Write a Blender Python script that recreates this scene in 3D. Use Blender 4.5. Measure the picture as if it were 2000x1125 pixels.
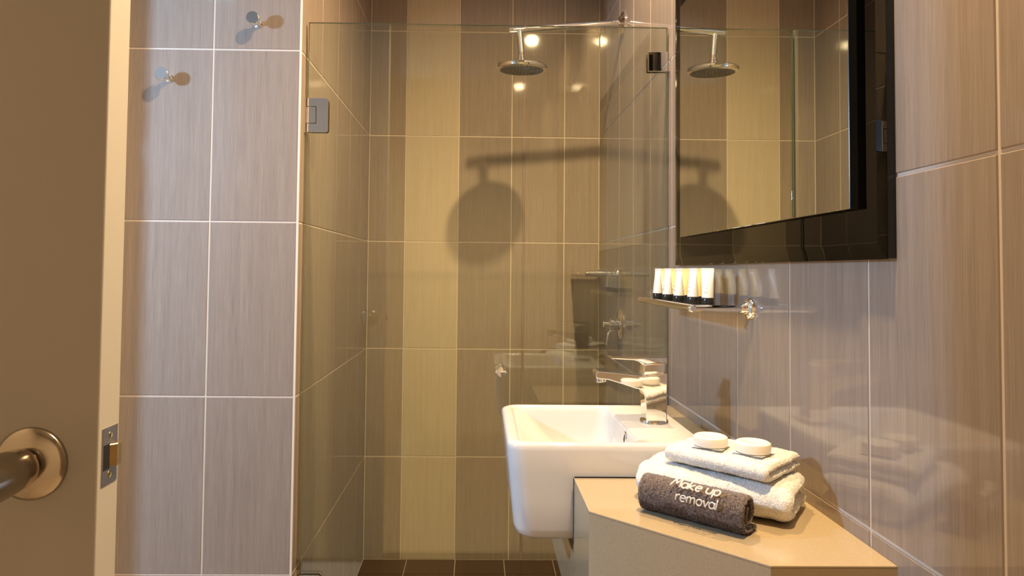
import bpy, bmesh, math, random
from mathutils import Vector, Matrix, noise, Euler
random.seed(7)
for o in list(bpy.data.objects): bpy.data.objects.remove(o, do_unlink=True)
S = bpy.context.scene
COL = S.collection
PI = math.pi

# ------------------------------------------------------------------ key planes (metres)
EYE = 1.07                       # camera height
XR, XL = 0.4505, -0.4188         # right wall, left shower wall
YB, YF = 2.5499, 1.5647          # shower back wall, front of the left nib wall
XW, YR = -0.90, -0.75            # doorway wall on the left, wall behind the camera
ZC = 2.34                        # ceiling
ROW0 = 1.5779                    # height of one tile row joint

# ------------------------------------------------------------------ camera
cd = bpy.data.cameras.new('camera'); cam = bpy.data.objects.new('camera', cd); COL.objects.link(cam)
yaw, pit, rol = 0.0151, 0.034, 0.0096
cy, sy, cp, sp, cr, sr = math.cos(yaw), math.sin(yaw), math.cos(pit), math.sin(pit), math.cos(rol), math.sin(rol)
fw = Vector((sy*cp, cy*cp, sp)); rt = Vector((cy, -sy, 0)); up = rt.cross(fw)
r2 = rt*cr + up*sr; u2 = -rt*sr + up*cr
cam.matrix_world = Matrix.Translation((0, 0, EYE)) @ Matrix((r2, u2, -fw)).transposed().to_4x4()
cd.sensor_fit = 'HORIZONTAL'; cd.sensor_width = 36
cd.lens = 1323.4047/2000*36
cd.shift_x = (1000-956.58)/2000
cd.shift_y = (484.31-562.5)/2000
cd.clip_start = 0.02
S.camera = cam

# ------------------------------------------------------------------ world, light, exposure
W = bpy.data.worlds.new('world'); S.world = W; W.use_nodes = True
W.node_tree.nodes['Background'].inputs[0].default_value = (0.75, 0.86, 1.0, 1)
W.node_tree.nodes['Background'].inputs[1].default_value = 0.25
WARM = (1.0, 0.72, 0.40)
def spot(name, loc, power, angle=168, blend=0.6, size=0.018):
    l = bpy.data.lights.new(name, 'SPOT'); l.energy = power; l.color = WARM
    l.spot_size = math.radians(angle); l.spot_blend = blend; l.shadow_soft_size = size
    o = bpy.data.objects.new(name, l); COL.objects.link(o); o.location = loc; return o
spot('lamp_shower', (0.268, 1.525, ZC-0.038), 42, 163, .75)
spot('lamp_vanity', (0.255, 0.62, ZC-0.038), 64, 154, .7)
hl = bpy.data.lights.new('lamp_hallway', 'POINT'); hl.energy = 39; hl.color = (0.34, 0.61, 1.0); hl.shadow_soft_size = .045
ho = bpy.data.objects.new('lamp_hallway', hl); COL.objects.link(ho); ho.location = (-1.31, 0.69, 1.50)
S.view_settings.view_transform = 'Standard'; S.view_settings.look = 'None'
S.view_settings.gamma = 1; S.view_settings.use_curve_mapping = False
S.view_settings.exposure = 1.05

# ------------------------------------------------------------------ materials
def mat(name, color=(.8, .8, .8), rough=.5, metal=0, spec=.5, **kw):
    m = bpy.data.materials.new(name); m.use_nodes = True
    b = m.node_tree.nodes['Principled BSDF']
    b.inputs['Base Color'].default_value = (*color, 1); b.inputs['Roughness'].default_value = rough
    b.inputs['Metallic'].default_value = metal; b.inputs['Specular IOR Level'].default_value = spec
    for k, v in kw.items(): b.inputs[k.replace('_', ' ')].default_value = v
    return m
def N(m, t, **kw):
    n = m.node_tree.nodes.new(t)
    for k, v in kw.items(): setattr(n, k, v)
    return n
def lk(m, a, b): m.node_tree.links.new(a, b)
def tile_mat(name, c1, c2, rough=.055, spec=.5, vary=.06):
    m = mat(name, c1, rough, spec=spec); b = m.node_tree.nodes['Principled BSDF']
    tc = N(m, 'ShaderNodeTexCoord'); oi = N(m, 'ShaderNodeObjectInfo')
    ad = N(m, 'ShaderNodeVectorMath', operation='MULTIPLY_ADD')
    lk(m, oi.outputs['Random'], ad.inputs[0]); ad.inputs[1].default_value = (37, 0, 61)
    lk(m, tc.outputs['Object'], ad.inputs[2])
    mp = N(m, 'ShaderNodeMapping'); mp.inputs['Scale'].default_value = (620, 1, 14); lk(m, ad.outputs[0], mp.inputs[0])
    n1 = N(m, 'ShaderNodeTexNoise'); n1.inputs['Scale'].default_value = 1; n1.inputs['Detail'].default_value = 3; lk(m, mp.outputs[0], n1.inputs[0])
    mp2 = N(m, 'ShaderNodeMapping'); mp2.inputs['Scale'].default_value = (90, 1, 3); lk(m, ad.outputs[0], mp2.inputs[0])
    n2 = N(m, 'ShaderNodeTexNoise'); n2.inputs['Scale'].default_value = 1; n2.inputs['Detail'].default_value = 2; lk(m, mp2.outputs[0], n2.inputs[0])
    mx = N(m, 'ShaderNodeMath', operation='MULTIPLY_ADD'); lk(m, n1.outputs[0], mx.inputs[0]); mx.inputs[1].default_value = .6
    m3 = N(m, 'ShaderNodeMath', operation='MULTIPLY'); lk(m, n2.outputs[0], m3.inputs[0]); m3.inputs[1].default_value = .4
    lk(m, m3.outputs[0], mx.inputs[2])
    rp = N(m, 'ShaderNodeValToRGB'); rp.color_ramp.elements[0].position = .32; rp.color_ramp.elements[1].position = .68
    rp.color_ramp.elements[0].color = (*c1, 1); rp.color_ramp.elements[1].color = (*c2, 1)
    lk(m, mx.outputs[0], rp.inputs[0]); lk(m, rp.outputs[0], b.inputs['Base Color'])
    bp = N(m, 'ShaderNodeBump'); bp.inputs['Strength'].default_value = .02; bp.inputs['Distance'].default_value = .001
    lk(m, n1.outputs[0], bp.inputs['Height']); lk(m, bp.outputs[0], b.inputs['Normal'])
    return m
M = {}
M['tile'] = tile_mat('taupe_linen_tile', (.240, .186, .146), (.330, .266, .215))
M['cream_tile'] = tile_mat('cream_linen_tile', (.46, .38, .27), (.55, .46, .34))
M['floor_tile'] = tile_mat('brown_floor_tile', (.055, .026, .012), (.075, .038, .019), rough=.35)
M['grout'] = mat('cream_grout', (.62, .52, .42), .8)
M['trim'] = mat('cream_edge_trim', (.75, .64, .54), .4)
M['paint'] = mat('beige_paint', (.68, .62, .54), .6)
M['ceiling'] = mat('white_ceiling', (.75, .72, .66), .8)
M['door'] = mat('door_paint', (.32, .31, .295), .35)
M['door_edge'] = mat('cream_door_edge', (.45, .42, .37), .5)
M['chrome'] = mat('chrome', (.86, .86, .86), .05, 1)
M['satin'] = mat('satin_nickel', (.43, .38, .32), .18, 1)
M['plate'] = mat('brushed_latch_plate', (.40, .38, .38), .4, 1)
M['brass'] = mat('brass', (.75, .55, .26), .25, 1)
M['dark'] = mat('black_void', (.01, .01, .01), .6)
M['ceramic'] = mat('white_ceramic', (.63, .62, .60), .06, spec=.6)
M['mirror'] = mat('silver_mirror', (.88, .90, .86), 0.0, 1)
M['smoked'] = mat('smoked_mirror_frame', (.05, .05, .054), 0.0, 1)
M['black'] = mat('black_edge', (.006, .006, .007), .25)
M['lens'] = mat('lamp_lens', (1, .9, .7), .4)
M['paper'] = mat('white_paper', (.82, .80, .74), .7)
M['soap'] = mat('cream_soap', (.84, .78, .66), .45, Subsurface_Weight=.15)
M['tube'] = mat('white_tube', (.82, .81, .78), .28)
M['gel'] = mat('pale_yellow_tube', (.84, .70, .30), .25)
M['cap'] = mat('black_cap', (.012, .012, .012), .18)
M['print'] = mat('grey_print', (.25, .22, .20), .5)
M['thread'] = mat('cream_thread', (.86, .78, .66), .6)
M['thread2'] = mat('grey_thread', (.62, .60, .58), .6)
M['nozzle'] = mat('shower_face', (.20, .20, .19), .35, .6)

def stone():
    m = mat('beige_quartz', (.52, .43, .30), .13, spec=.55); b = m.node_tree.nodes['Principled BSDF']
    tc = N(m, 'ShaderNodeTexCoord'); n = N(m, 'ShaderNodeTexNoise'); n.inputs['Scale'].default_value = 900; n.inputs['Detail'].default_value = 2
    lk(m, tc.outputs['Object'], n.inputs[0])
    rp = N(m, 'ShaderNodeValToRGB'); rp.color_ramp.elements[0].position = .35; rp.color_ramp.elements[1].position = .65
    rp.color_ramp.elements[0].color = (.37, .285, .17, 1); rp.color_ramp.elements[1].color = (.44, .345, .215, 1)
    lk(m, n.outputs[0], rp.inputs[0]); lk(m, rp.outputs[0], b.inputs['Base Color']); return m
M['stone'] = stone()
def glass(name, tint, edge=False):
    m = bpy.data.materials.new(name); m.use_nodes = True; nt = m.node_tree; nt.nodes.clear()
    out = N(m, 'ShaderNodeOutputMaterial'); tr = N(m, 'ShaderNodeBsdfTransparent'); gl = N(m, 'ShaderNodeBsdfGlossy')
    tr.inputs[0].default_value = (*tint, 1); gl.inputs['Roughness'].default_value = 0.0; gl.inputs[0].default_value = (.95, 1, .95, 1)
    lw = N(m, 'ShaderNodeLayerWeight'); lw.inputs[0].default_value = .5
    pw = N(m, 'ShaderNodeMath', operation='POWER'); lk(m, lw.outputs['Facing'], pw.inputs[0]); pw.inputs[1].default_value = 5
    ma = N(m, 'ShaderNodeMath', operation='MULTIPLY_ADD'); lk(m, pw.outputs[0], ma.inputs[0]); ma.inputs[1].default_value = .95; ma.inputs[2].default_value = .062
    mx = N(m, 'ShaderNodeMixShader'); lk(m, ma.outputs[0], mx.inputs[0]); lk(m, tr.outputs[0], mx.inputs[1]); lk(m, gl.outputs[0], mx.inputs[2])
    lk(m, mx.outputs[0], out.inputs[0]); return m
M['glass'] = glass('clear_glass', (.95, .975, .93))
M['glass_edge'] = mat('green_glass_edge', (.10, .13, .085), .08, spec=.8)
M['shelf_glass'] = mat('shelf_glass', (.80, .90, .84), .02, Transmission_Weight=1.0, IOR=1.45)
def terry(name, c1, c2, scale=520, strength=1.0):
    m = mat(name, c1, .95, spec=.1, Sheen_Weight=.35, Sheen_Roughness=.5); b = m.node_tree.nodes['Principled BSDF']
    tc = N(m, 'ShaderNodeTexCoord'); n = N(m, 'ShaderNodeTexNoise'); n.inputs['Scale'].default_value = scale; n.inputs['Detail'].default_value = 5
    lk(m, tc.outputs['Object'], n.inputs[0])
    rp = N(m, 'ShaderNodeValToRGB'); rp.color_ramp.elements[0].position = .36; rp.color_ramp.elements[1].position = .62
    rp.color_ramp.elements[0].color = (*c1, 1); rp.color_ramp.elements[1].color = (*c2, 1)
    lk(m, n.outputs[0], rp.inputs[0]); lk(m, rp.outputs[0], b.inputs['Base Color'])
    bp = N(m, 'ShaderNodeBump'); bp.inputs['Strength'].default_value = strength; bp.inputs['Distance'].default_value = .0012
    lk(m, n.outputs[0], bp.inputs['Height']); lk(m, bp.outputs[0], b.inputs['Normal']); return m
M['towel'] = terry('white_terry', (.66, .62, .54), (.86, .84, .79))
M['grey_towel'] = terry('grey_terry', (.055, .040, .034), (.19, .145, .125))

# ------------------------------------------------------------------ helpers
WLOC = {}
def tag(o, label=None, cat=None, group=None, kind=None):
    if label: o['label'] = label
    if cat: o['category'] = cat
    if group: o['group'] = group
    if kind: o['kind'] = kind
    return o
def thing(name, loc, label, cat, group=None):
    o = bpy.data.objects.new(name, None); COL.objects.link(o); o.location = loc; o.empty_display_size = .05
    WLOC[o] = Vector(loc); return tag(o, label, cat, group)
def obj(name, bm, m, parent=None, smooth=False, loc=None):
    """bm is in world coordinates; link it as one mesh object under parent"""
    if parent is not None: base = WLOC[parent]
    else: base = Vector(loc) if loc is not None else Vector((0, 0, 0))
    if loc is not None: base = Vector(loc)
    bmesh.ops.translate(bm, verts=bm.verts, vec=-base)
    bmesh.ops.recalc_face_normals(bm, faces=bm.faces)
    me = bpy.data.meshes.new(name); bm.to_mesh(me); bm.free()
    ms = m if isinstance(m, (list, tuple)) else [m]
    for x in ms: me.materials.append(x)
    if smooth:
        for p in me.polygons: p.use_smooth = True
        if smooth is not True: me.set_sharp_from_angle(angle=math.radians(smooth))
    o = bpy.data.objects.new(name, me); COL.objects.link(o); WLOC[o] = base
    if smooth in (30, 50) and smooth is not True:
        wn = o.modifiers.new('weighted', 'WEIGHTED_NORMAL'); wn.keep_sharp = True; wn.weight = 100
    if parent is not None:
        o.parent = parent; o.location = base - WLOC[parent]
    else: o.location = base
    return o
def copy_tree(o, delta=(0, 0, 0), parent=None):
    c = o.copy(); COL.objects.link(c)
    if parent: c.parent = parent
    else: c.location = Vector(o.location)+Vector(delta)
    for ch in list(o.children): copy_tree(ch, parent=c)
    return c
def box(bm, lo, hi, bev=0, seg=2):
    b = bmesh.new(); bmesh.ops.create_cube(b, size=1)
    for v in b.verts: v.co = Vector([lo[i]+(v.co[i]+.5)*(hi[i]-lo[i]) for i in range(3)])
    if bev: bmesh.ops.bevel(b, geom=b.edges[:], offset=bev, segments=seg, profile=.5, affect='EDGES')
    merge(bm, b); return bm
def merge(bm, b):
    me = bpy.data.meshes.new('tmp'); b.to_mesh(me); b.free(); bm.from_mesh(me); bpy.data.meshes.remove(me)
def BM(): return bmesh.new()
def frame(d):
    d = d.normalized(); a = Vector((0, 0, 1)) if abs(d.z) < .9 else Vector((1, 0, 0))
    x = d.cross(a).normalized(); return x, d.cross(x).normalized()
def lathe(bm, p, d, prof, n=32):
    """prof: list of (radius, distance along d from p)"""
    p = Vector(p); d = Vector(d).normalized(); x, y = frame(d); rings = []
    for r, h in prof:
        if r < 1e-6: rings.append([bm.verts.new(p+d*h)])
        else: rings.append([bm.verts.new(p+d*h+(x*math.cos(2*PI*i/n)+y*math.sin(2*PI*i/n))*r) for i in range(n)])
    for a, b in zip(rings, rings[1:]):
        for i in range(n):
            j = (i+1) % n
            if len(a) == 1 and len(b) == 1: continue
            if len(a) == 1: bm.faces.new((a[0], b[i], b[j]))
            elif len(b) == 1: bm.faces.new((a[i], a[j], b[0]))
            else: bm.faces.new((a[i], a[j], b[j], b[i]))
    for e in (rings[0], rings[-1]):
        if len(e) > 2: bm.faces.new(e)
    return bm
def rod(bm, a, b, r, n=20, bev=None):
    a = Vector(a); b = Vector(b); L = (b-a).length; e = bev if bev is not None else min(r*.25, L*.2)
    return lathe(bm, a, b-a, [(0, 0), (r-e, 0), (r, e), (r, L-e), (r-e, L), (0, L)], n)
def tube(bm, pts, r, n=12, cap=True):
    pts = [Vector(p) for p in pts]; rings = []; T = []
    for i in range(len(pts)):
        T.append((pts[min(i+1, len(pts)-1)]-pts[max(i-1, 0)]).normalized())
    x, _ = frame(T[0])
    for i, p in enumerate(pts):
        t = T[i]; x = (x - t*x.dot(t)).normalized(); y = t.cross(x)
        rr = r[i] if isinstance(r, (list, tuple)) else r
        rings.append([bm.verts.new(p+(x*math.cos(2*PI*k/n)+y*math.sin(2*PI*k/n))*rr) for k in range(n)])
    for a, b in zip(rings, rings[1:]):
        for i in range(n): bm.faces.new((a[i], a[(i+1) % n], b[(i+1) % n], b[i]))
    if cap: bm.faces.new(rings[0]); bm.faces.new(rings[-1])
    return bm
def prism(bm, poly, axis, lo, hi, bev=0, seg=2):
    """poly in the two other axes (cyclic order x,y,z without axis)"""
    b = bmesh.new(); k = 'xyz'.index(axis)
    def P(q, h):
        c = list(q); c.insert(k, h); return Vector(c)
    A = [b.verts.new(P(q, lo)) for q in poly]; B = [b.verts.new(P(q, hi)) for q in poly]
    b.faces.new(A); b.faces.new(B[::-1]); n = len(poly)
    for i in range(n): b.faces.new((A[i], A[(i+1) % n], B[(i+1) % n], B[i]))
    if bev:
        bmesh.ops.recalc_face_normals(b, faces=b.faces)
        bmesh.ops.bevel(b, geom=b.edges[:], offset=bev, segments=seg, profile=.5, affect='EDGES', clamp_overlap=True)
    merge(bm, b); return bm
def rrect(cx, cy_, hx, hy, r, k=8):
    pts = []
    for qx, qy, a0 in ((1, 1, 0), (-1, 1, 90), (-1, -1, 180), (1, -1, 270)):
        for i in range(k+1):
            a = math.radians(a0+90*i/k); pts.append((cx+qx*(hx-r)+r*math.cos(a), cy_+qy*(hy-r)+r*math.sin(a)))
    return pts
def loft(bm, rings, cap0=True, cap1=True):
    R = [[bm.verts.new(p) for p in ring] for ring in rings]; n = len(R[0])
    for a, b in zip(R, R[1:]):
        for i in range(n): bm.faces.new((a[i], a[(i+1) % n], b[(i+1) % n], b[i]))
    if cap0: bm.faces.new(R[0])
    if cap1: bm.faces.new(R[-1])
    return bm

# ------------------------------------------------------------------ tiled setting
GAP, TH, CH = .0038, .0045, .0010
_tm = {}
def tile_mesh(w, h, m):
    key = (round(w, 4), round(h, 4), m.name)
    if key in _tm: return _tm[key]
    bm = bmesh.new(); hw, hh = w/2-GAP/2, h/2-GAP/2
    r = [[bm.verts.new((sx*(hw-i), y, sz*(hh-i))) for sx, sz in ((-1, -1), (1, -1), (1, 1), (-1, 1))]
         for i, y in ((0, 0), (0, -(TH-CH)), (CH, -TH))]
    for a, b in zip(r, r[1:]):
        for i in range(4): bm.faces.new((a[i], a[(i+1) % 4], b[(i+1) % 4], b[i]))
    bm.faces.new(r[-1]); bmesh.ops.recalc_face_normals(bm, faces=bm.faces)
    me = bpy.data.meshes.new('tile'); bm.to_mesh(me); bm.free(); me.materials.append(m); _tm[key] = me; return me
def tile_wall(wall, origin, u, rotz, ucuts, zcuts, matf=lambda i: M['tile']):
    """tiles on a vertical plane: origin + u*t; front face of the tiles lies in the plane"""
    nrm = Matrix.Rotation(rotz, 3, 'Z') @ Vector((0, -1, 0))
    for i, (a, b) in enumerate(zip(ucuts, ucuts[1:])):
        for c, d in zip(zcuts, zcuts[1:]):
            o = bpy.data.objects.new('tile', tile_mesh(abs(b-a), d-c, matf(i))); COL.objects.link(o); o.parent = wall
            o.location = Vector(origin)+Vector(u)*((a+b)/2)+Vector((0, 0, (c+d)/2))-nrm*TH - WLOC[wall]
            o.rotation_euler = (0, 0, rotz)
def cuts(lo, hi, start, step):
    k = math.ceil((lo-start)/step+1e-6); c = [lo]; v = start+k*step
    while v < hi-1e-4:
        if v-c[-1] > .012: c.append(v)
        v += step
    if hi-c[-1] < .012 and len(c) > 1: c.pop()
    c.append(hi); return c
ZCUT = cuts(0.0, ZC, ROW0-1.6, .4)
B_ = TH-.0012  # grout face stands just behind the tile face
def slab(name, lo, hi, m, kind='structure'):
    o = obj(name, box(BM(), lo, hi), m, None, loc=((lo[0]+hi[0])/2, (lo[1]+hi[1])/2, lo[2])); return tag(o, kind=kind)
wall_back = slab('wall_back', (XL-.02, YB+B_-.002, -.05), (XR+.12, YB+.12, ZC+.05), M['grout'])
C0 = -.2816
tile_wall(wall_back, (0, YB, 0), (1, 0, 0), 0, cuts(XL, XR, C0, .2), ZCUT,
          lambda i: M['cream_tile'] if i == 1 else M['tile'])
wall_right = slab('wall_right', (XR+B_-.002, YR, -.05), (XR+.12, YB+B_, ZC+.05), M['grout'])
tile_wall(wall_right, (XR, 0, 0), (0, 1, 0), -PI/2, cuts(-.4, YB, 2.3797-3.4, .2), ZCUT)
# nib block left of the shower
wall_left = slab('wall_left', (XW-.1, YF+B_-.002, -.05), (XL-B_+.002, YB+.1, ZC+.05), M['grout'])
tile_wall(wall_left, (0, YF, 0), (1, 0, 0), 0, cuts(XW, XL-.003, -.6212-.4, .2), ZCUT)
tile_wall(wall_left, (XL, 0, 0), (0, 1, 0), PI/2, cuts(YF+.003, YB, 1.7718-.4, .2), ZCUT)
trim = slab('trim_1', (XL-.0035, YF-.0005, 0), (XL+.0005, YF+.0035, ZC), M['trim'])
# wall with the doorway the door hangs in
DY0, DY1, DH = .655, 1.350, 2.05
bm = BM(); box(bm, (XW-.1, YR, -.05), (XW, DY0, ZC+.05)); box(bm, (XW-.1, DY1, -.05), (XW, YF+.02, ZC+.05)); box(bm, (XW-.1, DY0, DH), (XW, DY1, ZC+.05))
wall_entry = tag(obj('wall_entry', bm, M['paint']), kind='structure')
wall_rear = slab('wall_rear', (XW-.1, YR-.1, -.05), (XR+.12, YR, ZC+.05), M['paint'])
ceiling = slab('ceiling', (XW-.1, YR-.1, ZC), (XR+.12, YB+.12, ZC+.08), M['ceiling'])
floor = slab('floor', (XW-.1, YR-.1, -.10), (XR+.12, YB+.12, -.006), M['grout'])
_fm = {}
def floor_tile(x0, x1, y0, y1):
    w, h = x1-x0-.003, y1-y0-.003
    key = (round(w, 3), round(h, 3))
    if key not in _fm:
        b = BM(); box(b, (-w/2, -h/2, -.006), (w/2, h/2, 0)); me = bpy.data.meshes.new('tile'); b.to_mesh(me); b.free()
        me.materials.append(M['floor_tile']); _fm[key] = me
    o = bpy.data.objects.new('tile', _fm[key]); COL.objects.link(o); o.parent = floor
    o.location = Vector(((x0+x1)/2, (y0+y1)/2, 0))-WLOC[floor]
fx = cuts(XL, XR, -.2584, .18); fy = cuts(.6, YB, 2.43-1.8, .18)
for x0, x1 in zip(fx, fx[1:]):
    for y0, y1 in zip(fy, fy[1:]): floor_tile(x0, x1, y0, y1)

# ------------------------------------------------------------------ door leaf, open at right angles to its wall
DX, DY, DT = -.349, .635, .036
door = tag(obj('door_1', box(BM(), (XW+.012, DY, .008), (DX, DY+DT, 2.03), .0015, 2), [M['door'], M['door_edge']], None, loc=(XW+.012, DY, 0)), kind='structure')
for p in door.data.polygons:
    if p.normal.x > .9: p.material_index = 1
kx, kz = -.4092, .8895
o = obj('door_knob', lathe(BM(), (kx, DY, kz), (0, -1, 0),
    [(.0125, .004), (.0125, .0115), (.0118, .0122), (.0118, .0134), (.0160, .0142), (.0176, .0165), (.0186, .024), (.0200, .044), (.0208, .070), (.0208, .084), (.0185, .0882), (0, .089)], 40), M['satin'], door, 40)
obj('knob_rose', lathe(BM(), (kx, DY, kz), (0, -1, 0), [(.0333, 0), (.0333, .002), (.0325, .004), (.028, .0065), (.018, .0095), (.011, .0105), (0, .0105)], 48), M['satin'], o, 40)
o = obj('door_knob', lathe(BM(), (kx, DY+DT, kz), (0, 1, 0),
    [(.0125, .004), (.0125, .0115), (.0118, .0122), (.0118, .0134), (.0160, .0142), (.0176, .0165), (.0186, .024), (.0200, .040), (.0195, .046), (.016, .049), (0, .050)], 40), M['satin'], door, 40)
obj('knob_rose', lathe(BM(), (kx, DY+DT, kz), (0, 1, 0), [(.0333, 0), (.0333, .002), (.0325, .004), (.028, .0065), (.018, .0095), (.011, .0105), (0, .0105)], 48), M['satin'], o, 40)
lz0, lz1, ly0, ly1 = .8658, .9196, .6405, .667
lp = obj('latch_plate', box(BM(), (DX-.001, ly0, lz0), (DX+.0009, ly1, lz1), .0003, 1), M['plate'], door)
for z in (lz0+.0085, lz1-.0085):
    obj('screw', lathe(BM(), (DX+.0008, (ly0+ly1)/2, z), (1, 0, 0), [(.0034, 0), (.0034, .0004), (.001, .0001), (0, .0001)], 16), M['brass'], lp)
obj('latch_hole', box(BM(), (DX+.0002, ly0+.002, .8800), (DX+.0011, ly0+.0125, .9035)), M['dark'], lp)
obj('latch_bolt', prism(BM(), [(DX, ly0+.0115), (DX+.0060, ly0+.018), (DX+.0060, ly1-.002), (DX, ly1-.002)], 'z', .8815, .9025, .0006, 1), M['brass'], lp)

# ------------------------------------------------------------------ robe hooks
def hook(x, z, label):
    t = thing('robe_hook', (x, YF, z), label, 'hook', 'chrome robe hooks')
    obj('stem', lathe(BM(), (x, YF, z), (0, -1, 0), [(.009, 0), (.009, .003), (.0062, .004), (.0058, .030), (.008, .036), (0, .036)], 24), M['chrome'], t, 40)
    obj('hook_cap', lathe(BM(), (x, YF-.034, z), (0, -1, 0), [(0, 0), (.013, 0), (.0150, .0015), (.0150, .010), (.0138, .0115), (0, .0115)], 36), M['chrome'], t, 40)
hook(-.5185, 1.6375, 'chrome round robe hook on pale tiles, the upper right one')
hook(-.7200, 1.5072, 'chrome round robe hook on pale tiles, the lower left one near the door')

# ------------------------------------------------------------------ shower screen
GY0, GY1, GZ0, GZ1 = 1.605, 1.615, .05, 1.660
def pane(name, x0, x1, parent):
    bm = BM(); box(bm, (x0, GY0, GZ0), (x1, GY1, GZ1), .0008, 1)
    o = obj(name, bm, [M['glass'], M['glass_edge']], parent)
    for p in o.data.polygons:
        if abs(p.normal.y) < .5: p.material_index = 1
    return o
sd = thing('shower_door', (-.15, 1.61, 0), 'frameless clear glass shower door hinged on left wall, with diamond knob', 'shower door')
pane('glass_pane', -.4125, .1015, sd)
def hinge(zc):
    hz = .0407
    x0, x1 = -.412, -.3622
    def rc(x, z, r, a0): return [(x+r*math.cos(math.radians(a)), z+r*math.sin(math.radians(a))) for a in range(a0, a0+91, 15)]
    prof = [(x0, zc-hz)] + rc(x1-.006, zc-hz+.006, .006, 270) + rc(x1-.006, zc+hz-.006, .006, 0) + [(x0, zc+hz), (x0, zc+.0205), (-.3900, zc+.0205), (-.3900, zc-.0205), (x0, zc-.0205)]
    h = obj('hinge', prism(BM(), prof, 'y', GY0-.0045, GY0, .0008, 2), M['chrome'], sd, 30)
    obj('hinge_plate', prism(BM(), prof, 'y', GY1, GY1+.0045, .0008, 2), M['chrome'], h, 30)
    obj('hinge_knuckle', box(BM(), (XL+.0006, GY0-.0040, zc-.0190), (-.3912, GY1+.004, zc+.0190), .0012, 2), M['chrome'], h, 30)
    obj('wall_leaf', box(BM(), (XL, GY0-.006, zc-hz-.002), (XL+.0045, GY1+.012, zc+hz+.002), .0008, 2), M['chrome'], h, 30)
hinge(1.4357); hinge(.32)
def diamond(y0, y1, c=.0531, z=.8372, s=.0145, bev=.0016):
    pts = [(c+s, z), (c, z+s), (c-s, z), (c, z-s)]
    return prism(BM(), pts, 'y', y0, y1, bev, 3)
kn = obj('door_pull_knob', diamond(1.570, 1.594), M['chrome'], sd, 40)
obj('knob_stem', rod(BM(), (.0531, 1.592, .8372), (.0531, 1.628, .8372), .006), M['chrome'], kn, 40)
obj('knob_back', diamond(1.626, 1.650), M['chrome'], kn, 40)

gp = thing('shower_screen', (.28, 1.61, 0), 'fixed clear glass shower panel clamped to the right tiled wall', 'shower panel')
pane('glass_pane', .1065, XR-.004, gp)
def clamp(z):
    c = obj('wall_clamp', box(BM(), (.3985, GY0-.009, z-.0232), (.4455, GY0, z+.0232), .0014, 2), M['chrome'], gp, 30)
    obj('clamp_back', box(BM(), (.3985, GY1, z-.0232), (.4455, GY1+.009, z+.0232), .0014, 2), M['chrome'], c, 30)
    obj('clamp_foot', box(BM(), (.4455, GY0-.009, z-.0232), (XR, GY1+.009, z+.0232), .001, 2), M['chrome'], c, 30)
clamp(1.5743); clamp(.30)

# ------------------------------------------------------------------ shower head and arm
sh = thing('rain_shower', (.125, 2.112, 1.71), 'round chrome rain shower head on long arm from right wall', 'shower head')
A0 = Vector((XR, 2.118, 1.8610)); A1 = Vector((.0845, 2.112, 1.8285)); ad = (A1-A0).normalized()
obj('wall_flange', lathe(BM(), A0, (-1, 0, 0), [(.034, 0), (.034, .004), (.030, .008), (.024, .0095), (.020, .014), (.014, .018), (0, .018)], 40), M['chrome'], sh, 40)
obj('shower_arm', rod(BM(), A0+ad*.01, A1, .0105, 28), M['chrome'], sh, 40)
obj('arm_collar', rod(BM(), A0+ad*.012, A0+ad*.042, .0125, 28), M['chrome'], sh, 40)
obj('arm_ring', rod(BM(), A1-ad*.044, A1-ad*.0405, .0113, 28), M['chrome'], sh, 40)
D0 = A1-ad*.034; D1 = Vector((.1252, 2.109, 1.7560)); hc = Vector((.1267, 2.112, 1.7036)); hx = Vector((.012, -.08, 1))
obj('drop_pipe', rod(BM(), D0, D1, .0100, 24), M['chrome'], sh, 40)
obj('swivel_joint', lathe(BM(), D1, hc-D1, [(.0085, -.002), (.0085, .006), (.0105, .008), (.0105, .014), (.0125, .016), (.0125, .034), (0, .034)], 24), M['chrome'], sh, 40)
hd = obj('head_disc', lathe(BM(), hc, hx, [(0, -.002), (.066, -.002), (.073, -.001), (.0795, .001), (.0805, .003), (.0800, .0120), (.078, .0140), (.03, .0180), (.014, .0215), (0, .0215)], 64), M['chrome'], sh, 40)
obj('spray_face', lathe(BM(), hc-hx*.0012, -hx, [(.069, 0), (.068, .0016), (0, .0018)], 64), M['nozzle'], hd, 40)
bm = BM()
for k, r in enumerate((.012, .022, .032, .042, .052, .062)):
    n = int(r*2*PI/.0095)
    for i in range(n):
        a = 2*PI*i/n+k*.3; p = hc+Vector((r*math.cos(a), r*math.sin(a), .08*r*math.sin(a)-.012*r*math.cos(a)-.0028))
        lathe(bm, p, -hx, [(.0022, 0), (.0016, .0022), (0, .0024)], 6)
tag(obj('nozzles', bm, M['nozzle'], hd, 40), kind='stuff')

# shower mixer on the right wall
mx_ = thing('shower_mixer', (XR, 2.145, .905), 'chrome shower mixer with curved lever on right shower wall', 'tap')
mc = Vector((XR, 2.145, .905))
obj('escutcheon', lathe(BM(), mc, (-1, 0, 0), [(.047, 0), (.047, .003), (.043, .007), (.026, .011), (0, .012)], 48), M['chrome'], mx_, 40)
obj('mixer_body', lathe(BM(), mc, (-1, 0, 0), [(.019, .008), (.019, .020), (.0155, .021), (.0155, .024), (.019, .025), (.019, .036), (.010, .038), (.010, .056), (0, .056)], 32), M['chrome'], mx_, 40)
LV = [(-.018, 0, -.020), (-.028, 0, -.020), (-.036, 0, -.0225), (-.041, 0, -.030), (-.0435, 0, -.045), (-.046, 0, -.066)]
obj('lever', tube(BM(), [mc+Vector(p) for p in LV], [.004, .004, .004, .0038, .0034, .003], 12), M['chrome'], mx_, 40)

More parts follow.
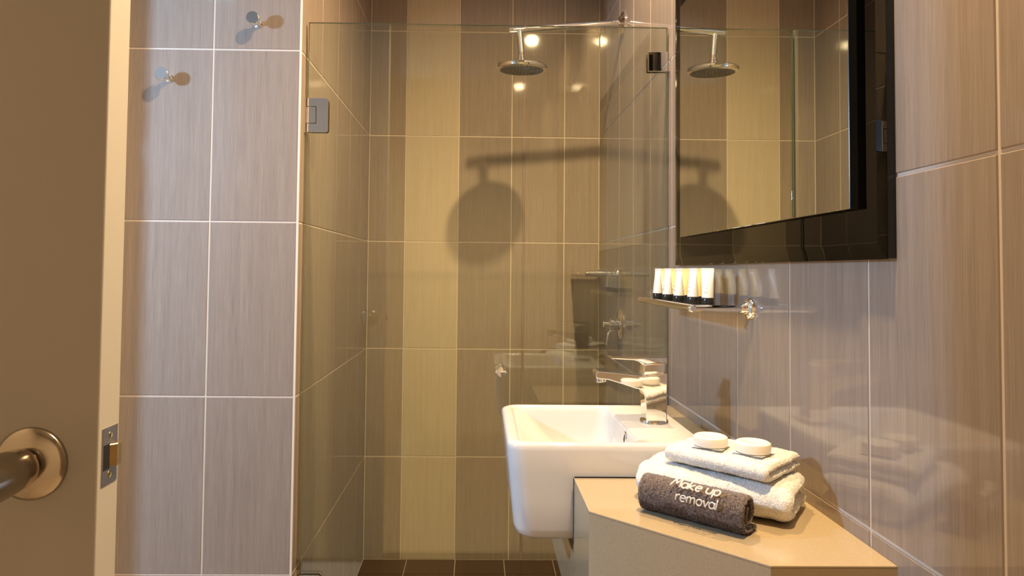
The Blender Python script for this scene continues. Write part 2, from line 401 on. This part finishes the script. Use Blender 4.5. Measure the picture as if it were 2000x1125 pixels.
# ------------------------------------------------------------------ glass shelves with chrome rails
def shelf(y0, y1, z, xf, label, ra=.0058, rf=.0062):
    t = thing('glass_shelf', (XR, (y0+y1)/2, z), label, 'shelf')
    for y in (y0, y1):
        s = obj('rail_arm', rod(BM(), (XR, y, z), (xf-rf, y, z), ra, 20), M['chrome'], t, 40)
        obj('wall_flange', lathe(BM(), (XR, y, z), (-1, 0, 0), [(.0185, 0), (.0185, .003), (.0165, .007), (.011, .0095), (.0085, .016), (.0070, .018), (0, .018)], 36), M['chrome'], s, 40)
    obj('front_rail', rod(BM(), (xf, y0-.006, z), (xf, y1+.006, z), rf, 20), M['chrome'], t, 40)
    obj('shelf_pane', box(BM(), (xf+.003, y0+.004, z-.003), (XR-.006, y1-.004, z+.003), .0008, 1), M['shelf_glass'], t)
    return t
SZ = 1.0115
shelf(1.116, 1.470, SZ, .352, 'small glass shelf with chrome rail below mirror, holding toiletry tubes')
shelf(2.205, 2.520, 1.0650, .352, 'empty glass shelf with chrome rail in the shower corner', .0092, .0085)

# ------------------------------------------------------------------ toiletry tubes
def squeeze_tube(x, y, rz, m, label, group):
    z = SZ+.0031
    t = thing('toiletry_tube', (x, y, z), label, 'tube', group)
    obj('tube_cap', lathe(BM(), (x, y, z), (0, 0, 1), [(0, 0), (.0098, 0), (.0102, .0006), (.0102, .0122), (.0098, .0128), (0, .0128)], 28), M['cap'], t, 40)
    n = 28; rings = []
    c, s = math.cos(rz), math.sin(rz)
    for f in (0, .02, .15, .3, .45, .6, .75, .86, .90, 1.0):
        h = z+.0130+.0510*f; g = min(1, f/.88); a = .0098*(1-g)+.0112*g; b = .0098*(1-g**1.4)+.0007*g**1.4
        if f > .88: a = .0114
        rings.append([Vector((x+a*math.cos(2*PI*i/n)*c-b*math.sin(2*PI*i/n)*s, y+a*math.cos(2*PI*i/n)*s+b*math.sin(2*PI*i/n)*c, h)) for i in range(n)])
    o = obj('tube_body', loft(BM(), rings), m, t, 50)
    bm = BM()
    for k, (zz, w) in enumerate(((.0225, .008), (.0205, .005), (.0290, .007))):
        hh = z+zz; f = (zz-.013)/.051; g = f/.88; b = .0098*(1-g**1.4)+.0007*g**1.4; a = .0098*(1-g)+.0112*g
        for j in range(6):
            u0, u1 = -w/2+w*j/6, -w/2+w*(j+.7)/6
            q = []
            for u, dz in ((u0, 0), (u1, 0), (u1, .0007), (u0, .0007)):
                v = -b*math.sqrt(max(0, 1-(u/a)**2))-.00012
                q.append(bm.verts.new((x+u*c-v*s, y+u*s+v*c, hh+dz)))
            bm.faces.new(q)
    obj('print', bm, M['print'], o)
order = ['first', 'second', 'third', 'fourth', 'fifth']
for i, (x, y) in enumerate(((.372, 1.408), (.3735, 1.340), (.376, 1.272), (.3835, 1.212), (.3945, 1.166))):
    squeeze_tube(x, y, math.radians((-74, -72, -77, -70, -38)[i]), M['tube'], 'white tube with black cap, %s from left in front row on shelf' % order[i], 'white tubes in the front row')
for i, (x, y) in enumerate(((.393, 1.436), (.394, 1.371), (.395, 1.300), (.399, 1.236))):
    squeeze_tube(x, y, math.radians((-30, -28, -34, -27)[i]), M['gel'], 'pale yellow tube with black cap, %s from left in rear row on shelf' % order[i], 'yellow tubes in the rear row')

# ------------------------------------------------------------------ mirror
mr = thing('wall_mirror', (XR, 1.11, 1.087), 'rectangular wall mirror with wide smoked glass frame above shelf', 'mirror')
y0, y1, z0, z1 = .7237, 1.517, 1.087, 1.702
def yz(x, i): return [Vector((x, y0+i, z0+i)), Vector((x, y1-i, z0+i)), Vector((x, y1-i, z1-i)), Vector((x, y0+i, z1-i))]
bm = BM(); loft(bm, [yz(XR, .001), yz(XR-.0095, .001)])
obj('backing_board', bm, M['black'], mr)
bm = BM(); loft(bm, [yz(XR-.0094, 0), yz(XR-.0100, 0), yz(XR-.0118, .0165)])
obj('smoked_frame', bm, M['smoked'], mr)
y0, y1, z0, z1 = .7770, 1.441, 1.1462, 1.6440
bm = BM(); loft(bm, [yz(XR-.0117, .0004), yz(XR-.0205, .0004)]); obj('mirror_spacer', bm, M['black'], mr)
bm = BM(); loft(bm, [yz(XR-.0205, 0), yz(XR-.0215, 0), yz(XR-.0219, .0006)])
o = obj('mirror_pane', bm, [M['mirror'], M['black']], mr)
for p in o.data.polygons:
    if p.normal.y < -.3: p.material_index = 1

# ------------------------------------------------------------------ vanity counter
ZT = .7587
cn = thing('vanity_counter', (.30, 1.1, .545), 'beige quartz vanity counter with angled front, floating on right wall', 'vanity')
top = [(XR, .729), (.314, .729), (.146, .892), (.146, 1.033), (.360, 1.033), (.360, 1.353), (.146, 1.353), (.146, 1.595), (XR, 1.595)]
obj('countertop', prism(BM(), top, 'z', ZT-.003, ZT, .0006, 1), M['stone'], cn)
def wallpanel(name, a, b, z0, z1, th=.018):
    a = Vector((*a, 0)); b = Vector((*b, 0)); d = (b-a).normalized(); nn = Vector((-d.y, d.x, 0))
    q = [a, b, b+nn*th, a+nn*th]
    obj(name, prism(BM(), [(v.x, v.y) for v in q], 'z', z0, z1), M['stone'], cn)
ZB = .548
wallpanel('end_panel', (.314, .729), (XR, .729), ZB, ZT-.003)
wallpanel('angled_panel', (.146, .892), (.314, .729), ZB, ZT-.003)
obj('side_panel', prism(BM(), [(.892, ZB), (1.595, ZB), (1.595, ZT-.003), (1.353, ZT-.003), (1.353, .644), (1.033, .644), (1.033, ZT-.003), (.892, ZT-.003)], 'x', .146, .164), M['stone'], cn)
obj('bottom_panel', prism(BM(), [(XR, .748), (.324, .748), (.166, .90), (.166, 1.59), (XR, 1.59)], 'z', ZB+.004, ZB+.020), M['stone'], cn)

obj('gap_shade', box(box(BM(), (.1452, 1.0315, .6600), (.1475, 1.0345, ZT-.0005)), (.1475, 1.0362, ZT-.003), (.356, 1.0385, ZT+.0004)), M['black'], cn)  # black strips added as the shade in the gaps between basin and counter

# ------------------------------------------------------------------ basin
bs = thing('wash_basin', (.20, 1.19, .6585), 'white ceramic semi-recessed wash basin set into the beige counter', 'basin')
bx0, bx1, by0, by1, ZRIM = .0445, .3555, 1.0385, 1.3465, .8085
def ring(x0, x1, y0, y1, z, r): return [Vector((x, y, z)) for x, y in rrect((x0+x1)/2, (y0+y1)/2, (x1-x0)/2, (y1-y0)/2, r)]
R = [ring(bx0+.036, bx1-.03, by0+.030, by1-.030, .6585, .02), ring(bx0+.024, bx1-.016, by0+.016, by1-.016, .6600, .028),
     ring(bx0+.0165, bx1-.008, by0+.008, by1-.008, .6660, .030), ring(bx0+.0125, bx1-.004, by0+.004, by1-.004, .678, .030),
     ring(bx0+.0085, bx1-.001, by0+.0015, by1-.0015, .72, .030), ring(bx0+.004, bx1, by0+.0005, by1-.0005, .765, .030),
     ring(bx0+.001, bx1, by0, by1, .797, .030), ring(bx0+.0015, bx1-.001, by0+.001, by1-.001, .8035, .030),
     ring(bx0+.0045, bx1-.003, by0+.0035, by1-.0035, .8070, .028), ring(bx0+.009, bx1-.006, by0+.007, by1-.007, ZRIM, .026),
     ring(.0630, .2555, by0+.0125, by1-.0125, ZRIM-.0003, .024), ring(.0670, .2525, by0+.0155, by1-.0155, .8062, .022),
     ring(.0730, .2510, by0+.018, by1-.018, .7990, .022), ring(.0860, .2500, by0+.021, by1-.021, .785, .024),
     ring(.1050, .2490, by0+.026, by1-.026, .758, .030), ring(.1280, .2460, by0+.036, by1-.036, .727, .040),
     ring(.150, .2380, by0+.058, by1-.058, .704, .042), ring(.172, .222, by0+.10, by1-.10, .694, .024), ring(.186, .208, by0+.142, by1-.142, .6925, .010)]
obj('basin_bowl', loft(BM(), R), M['ceramic'], bs, 60)
of = obj('overflow_ring', lathe(BM(), (.2512, 1.157, .7885), (-1, 0, .08), [(.0060, 0), (.0105, 0), (.0115, .0012), (.0105, .0026), (.0075, .0026), (.0065, .0015)], 28), M['chrome'], bs, 40)
obj('overflow_hole', lathe(BM(), (.2508, 1.157, .7885), (-1, 0, .08), [(.0072, 0), (.0072, .0016), (0, .0016)], 20), M['dark'], of)
obj('waste_plug', lathe(BM(), (.197, 1.192, .6925), (0, 0, 1), [(.020, 0), (.020, .002), (.016, .0045), (0, .006)], 32), M['chrome'], bs, 40)

# ------------------------------------------------------------------ basin mixer tap
tp = thing('basin_tap', (.308, 1.192, ZRIM), 'chrome single lever mixer tap standing on the white basin', 'tap')
ty = 1.192
bm = BM(); loft(bm, [[Vector((x, y, z)) for x, y in rrect(.3085, ty, .0245-i, .0245-i, .0235-i)] for i, z in ((0, ZRIM-.0006), (0, ZRIM+.0035), (.0012, ZRIM+.005))])
obj('base_ring', bm, M['chrome'], tp, 40)
def arcp(c, r, a0, a1, n=6): return [(c[0]+r*math.cos(math.radians(a0+(a1-a0)*i/n)), c[1]+r*math.sin(math.radians(a0+(a1-a0)*i/n))) for i in range(n+1)]
prof = [(.3265, ZRIM+.004), (.3275, .8955), (.2950, .8915), (.2870, .8905), (.2080, .8985), (.2030, .8965), (.2030, .8880), (.2075, .8855), (.2250, .8840)] + \
       [(.2500, .8765), (.2720, .8695)] + arcp((.2745, .8555), .0135, 78, 0, 5) + [(.2895, .8350), (.2905, ZRIM+.004)]
b = BM(); prism(b, prof, 'y', ty-.0185, ty+.0185, .0042, 3); obj('tap_body', b, M['chrome'], tp, 50)
obj('aerator', lathe(BM(), (.2145, ty, .8875), (.10, 0, -1), [(.0095, 0), (.0095, .0085), (.0085, .0095), (.006, .0095), (.005, .006), (0, .006)], 28), M['chrome'], tp, 40)
obj('lever_neck', prism(BM(), [(.2835, .8890), (.3240, .8940), (.3260, .9150), (.2875, .9150)], 'y', ty-.0155, ty+.0155, .0035, 3), M['chrome'], tp, 50)
lev = [(.3270, .9120), (.3270, .9215), (.3230, .9240), (.2310, .9228), (.2290, .9212), (.2310, .9198), (.2700, .9180), (.2790, .9150), (.2860, .9090)]
obj('tap_lever', prism(BM(), lev, 'y', ty-.0170, ty+.0170, .0012, 2), M['chrome'], tp, 40)

# ------------------------------------------------------------------ towels: thick sheets swept along a line
def sheet(center, half, origin, along, length, side, res=.0017, fuzz=.0007, lump=.0015, endr=None, seed=0, tilt=0):
    """center: polyline (u,z); extruded along 'along' (unit xy) from origin; u runs along 'side' (unit xy)"""
    al = Vector((*along, 0)); sd_ = Vector((*side, 0)); og = Vector(origin); endr = endr or half
    # resample
    pts = [Vector((a, b)) for a, b in center]; out = []; acc = 0
    seg = [(pts[i+1]-pts[i]).length for i in range(len(pts)-1)]; L = sum(seg); n = max(8, int(L/res)); k = 0; base = 0
    for i in range(n+1):
        s = L*i/n
        while k < len(seg)-1 and s > base+seg[k]: base += seg[k]; k += 1
        out.append(pts[k].lerp(pts[k+1], min(1, (s-base)/seg[k])))
    nr = []
    for i in range(n+1):
        t = (out[min(i+1, n)]-out[max(i-1, 0)]).normalized(); nr.append(Vector((-t.y, t.x)))
    m = max(10, int(length/res)); bm = bmesh.new(); grid = []
    for j in range(m+1):
        w = length*j/m; e = min(w, length-w); f = 1.0
        if e < endr: f = math.sqrt(max(0.0, 1-((endr-e)/endr)**2))
        row = []
        for sgn in (1, -1):
            rng = range(n+1) if sgn == 1 else range(n, -1, -1)
            for i in rng:
                s = L*i/n; g = min(s, L-s); h = half*f
                if g < half: h *= math.sqrt(max(0.0, 1-((half-g)/half)**2))
                p = out[i]+nr[i]*h*sgn
                row.append(og+al*w+sd_*p.x+Vector((0, 0, p.y)))
        grid.append(row)
    c = len(grid[0]); V = []
    for row in grid:
        rv = []
        for p in row:
            q = p*1.0
            d = noise.noise_vector(p*55+Vector((seed, 0, 0)))*lump + noise.noise_vector(p*420+Vector((0, seed, 0)))*fuzz + Vector((random.uniform(-1, 1), random.uniform(-1, 1), random.uniform(-1, 1)))*fuzz*.45
            rv.append(bm.verts.new(q+d))
        V.append(rv)
    for a, b_ in zip(V, V[1:]):
        for i in range(c): bm.faces.new((a[i], a[(i+1) % c], b_[(i+1) % c], b_[i]))
    return bm
def fold_u(w, h, gap=.0012):
    q = h/4; r = h/4+gap/4; c = [(w-q, q)]
    c += [(w*.6, q), (2*q, q)] + [(2*q-2*q*0-math.sin(PI*i/12)*r*1.6, 2*q-math.cos(PI*i/12)*q) for i in range(13)] + [(2*q, 3*q), (w*.6, 3*q), (w-q, 3*q)]
    return c
def unit(a): l = math.hypot(*a); return (a[0]/l, a[1]/l)
def pile(o, count, length, wid, m, seed, keep=None):
    """short terry loops standing on the cloth o, one uncountable part"""
    rnd = random.Random(seed); me = o.data; vs, fs = [], []
    P = [p for p in me.polygons if keep is None or keep(p.center+WLOC[o])]; V = me.vertices; wt = [p.area for p in P]
    for p in rnd.choices(P, weights=wt, k=count):
        a, b, c = (V[p.vertices[i]].co for i in (0, 1, 2)); u, v = rnd.random(), rnd.random()
        q = a+(b-a)*u+(c-b)*v; n = p.normal
        t = Vector((rnd.uniform(-1, 1), rnd.uniform(-1, 1), rnd.uniform(-1, 1)))
        d = (n+t*.75).normalized()*length*rnd.uniform(.5, 1.1); s = d.cross(t).normalized()*wid
        k = len(vs); vs += [q-s-n*.0003, q+s-n*.0003, q+d*.6+s*.8+t*.0003, q+d*.6-s*.8+t*.0003, q+d*.95+t*.0009]
        fs += [(k, k+1, k+2, k+3), (k+3, k+2, k+4)]
    nm = bpy.data.meshes.new('pile'); nm.from_pydata([x[:] for x in vs], [], fs); nm.materials.append(m)
    x = bpy.data.objects.new('pile', nm); COL.objects.link(x); x.parent = o; WLOC[x] = WLOC[o]; x['kind'] = 'stuff'
# large towel
A = (.2185, .9440); dl = unit((.1646, -.1135)); dp = (-dl[1], dl[0])
H1 = .0470
tag(obj('bath_towel', sheet(fold_u(.112, H1), H1/4-.0006, (A[0], A[1], ZT+.0012), dl, .2010, dp, .0019, .0008, .0018, endr=.014, seed=3), M['towel'], None, True, loc=(.32, .93, ZT)),
    'large white folded terry towel on the counter, under the smaller towel', 'towel')
pile(bpy.data.objects['bath_towel'], 42000, .0022, .00022, M['towel'], 1)
# smaller towel on top
A2 = (.2590, .9440); d2 = unit((.0994, -.102)); p2 = (-d2[1], d2[0]); H2 = .0225; Z2 = ZT+H1+.0034
tag(obj('hand_towel', sheet(fold_u(.108, H2), H2/4-.0004, (A2[0], A2[1], Z2), d2, .1440, p2, .0017, .0008, .0010, endr=.006, seed=9), M['towel'], None, True, loc=(.34, .92, Z2)),
    'small white folded terry towel on top of the large one, carrying two soaps', 'towel')
pile(bpy.data.objects['hand_towel'], 30000, .0020, .00022, M['towel'], 2)
# rolled grey towel
RR = .0262; th = .0026
spiral = []; turns = 1.50
for i in range(150):
    f = i/149; a = -PI*.42 - 2*PI*turns*(1-f); r = .0072+(RR-.0030-.0072)*f
    spiral.append((r*math.cos(a)*(.72+.28*f), r*math.sin(a)+RR))
tail = [(spiral[-1][0]+.004*k, max(.0034, spiral[-1][1]-.0006*k)) for k in range(1, 5)]
spiral += tail
E0 = (.2225, .9052); dr = unit((.102, -.0925)); pr = (-dr[1], dr[0])   # pr points away from the camera
mk = thing('rolled_face_cloth', (.277, .863, ZT), 'dark grey rolled face cloth embroidered Make up removal, on the counter', 'towel')
clo = obj('cloth', sheet(spiral, th, (E0[0], E0[1], ZT+.0006), dr, .1385, pr, .0016, .0010, .0008, endr=.0026, seed=21), M['grey_towel'], mk, True)
pile(clo, 42000, .0015, .00025, M['grey_towel'], 3,
     lambda c: (((c.x-E0[0])*pr[0]+(c.y-E0[1])*pr[1])**2+(c.z-ZT-RR)**2)**.5 > RR-.0035)
# embroidery: strokes wrapped on the roll
def ell(cx, cy_, rx, ry, a0=0, a1=360, n=14): return [(cx+rx*math.cos(math.radians(a0+(a1-a0)*i/n)), cy_+ry*math.sin(math.radians(a0+(a1-a0)*i/n))) for i in range(n+1)]
GL = {'M': (1.25, [[(0, 0), (.28, 1.45), (.60, .50), (.98, 1.45), (1.15, 0)]]),
 'a': (.86, [ell(.36, .48, .34, .46, 60, 420), [(.70, .95), (.70, .2), (.80, 0)]]),
 'k': (.78, [[(.05, 0), (.05, 1.5)], [(.62, .95), (.10, .42), (.68, 0)]]),
 'e': (.86, [[(.06, .50), (.70, .54)] + ell(.38, .48, .33, .47, 10, 315)]),
 ' ': (.42, []),
 'u': (.86, [[(.03, .95), (.03, .35)] + ell(.33, .33, .30, .32, 180, 350, 8), [(.66, .95), (.66, 0)]]),
 'p': (.84, [[(.04, .95), (.04, -.55)], ell(.38, .48, .33, .46, 150, -170)]),
 'r': (.58, [[(.05, .95), (.05, 0)], [(.05, .55), (.18, .85), (.34, .96), (.50, .93)]]),
 'm': (1.22, [[(.04, .95), (.04, 0)], [(.04, .6), (.18, .9), (.36, .95), (.50, .75), (.52, 0)], [(.52, .6), (.68, .9), (.86, .95), (1.0, .75), (1.02, 0)]]),
 'o': (.86, [ell(.37, .47, .34, .47)]),
 'v': (.74, [[(0, .95), (.32, 0), (.64, .95)]]),
 'l': (.34, [[(.06, 1.5), (.06, 0)]])}
def embroider(name, text, s0, width, phi, xh, slant, rad, m):
    tot = sum(GL[c][0] for c in text); sc = width/tot; bm = BM(); x = 0
    ax = Vector((E0[0], E0[1], ZT+.0006+RR)); d = Vector((*dr, 0)); n0 = Vector((-pr[0], -pr[1], 0))
    for c in text:
        w, st = GL[c]
        for line in st:
            fine = []
            for (a, b), (c2, d2_) in zip(line, line[1:]):
                for k in range(4): fine.append((a+(c2-a)*k/4, b+(d2_-b)*k/4))
            fine.append(line[-1]); pts = []
            for a, b in fine:
                s = s0+(x+a+slant*b)*sc; q = phi+(b-.5)*xh/RR
                pts.append(ax+d*s+(n0*math.cos(q)+Vector((0, 0, 1))*math.sin(q))*(RR+.0011))
            tube(bm, pts, rad, 6)
        x += w
    return obj(name, bm, m, mk, True)
embroider('embroidery', 'Make up', .0465, .0640, math.radians(48), .0076, .16, .00105, M['thread'])
embroider('embroidery', 'removal', .0560, .0550, math.radians(14), .0074, .08, .00095, M['thread2'])

# ------------------------------------------------------------------ soaps on paper
ZS = Z2+H2+.0016
def soap(x, y, rz, lab, lab2):
    p = BM(); n = 10; g = []
    for i in range(n+1):
        for j in range(n+1):
            u, v = (i/n-.5)*.042, (j/n-.5)*.042; r2_ = (abs(u)+abs(v))/.042
            c, s = math.cos(rz), math.sin(rz)
            g.append(p.verts.new((x+u*c-v*s, y+u*s+v*c, ZS+.0004+max(0, r2_-.75)*.004)))
    for i in range(n):
        for j in range(n): p.faces.new((g[i*(n+1)+j], g[(i+1)*(n+1)+j], g[(i+1)*(n+1)+j+1], g[i*(n+1)+j+1]))
    tag(obj('soap_paper', p, M['paper'], None, 35, loc=(x, y, ZS)), lab2, 'paper', 'papers under the soaps')
    tag(obj('soap', lathe(BM(), (x, y, ZS+.0012), (0, 0, 1), [(0, 0), (.0205, 0), (.0222, .0012), (.0227, .0035), (.0227, .0095), (.0220, .0122), (.0200, .0135), (.0165, .0136), (.0150, .0128), (0, .0126)], 48), M['soap'], None, 35, loc=(x, y, ZS+.0012)),
        lab, 'soap', 'round soaps')
soap(.3195, .9330, .95, 'round cream soap on the small towel, the left one nearer the tap', 'white paper square under the left soap')
soap(.3650, .9010, .75, 'round cream soap on the small towel, the right one nearer the wall', 'white paper square under the right soap')

# ------------------------------------------------------------------ ceiling downlights (above the frame, seen as reflections)
for x, y, lab in ((.268, 1.525, 'white recessed ceiling downlight nearest the shower glass'), (.255, .62, 'white recessed ceiling downlight above the front of the vanity')):
    t = thing('ceiling_downlight', (x, y, ZC), lab, 'light', 'ceiling downlights')
    obj('bezel', lathe(BM(), (x, y, ZC), (0, 0, -1), [(.032, 0), (.045, 0), (.045, .003), (.040, .005), (.032, .003)], 32), M['ceiling'], t, 40)
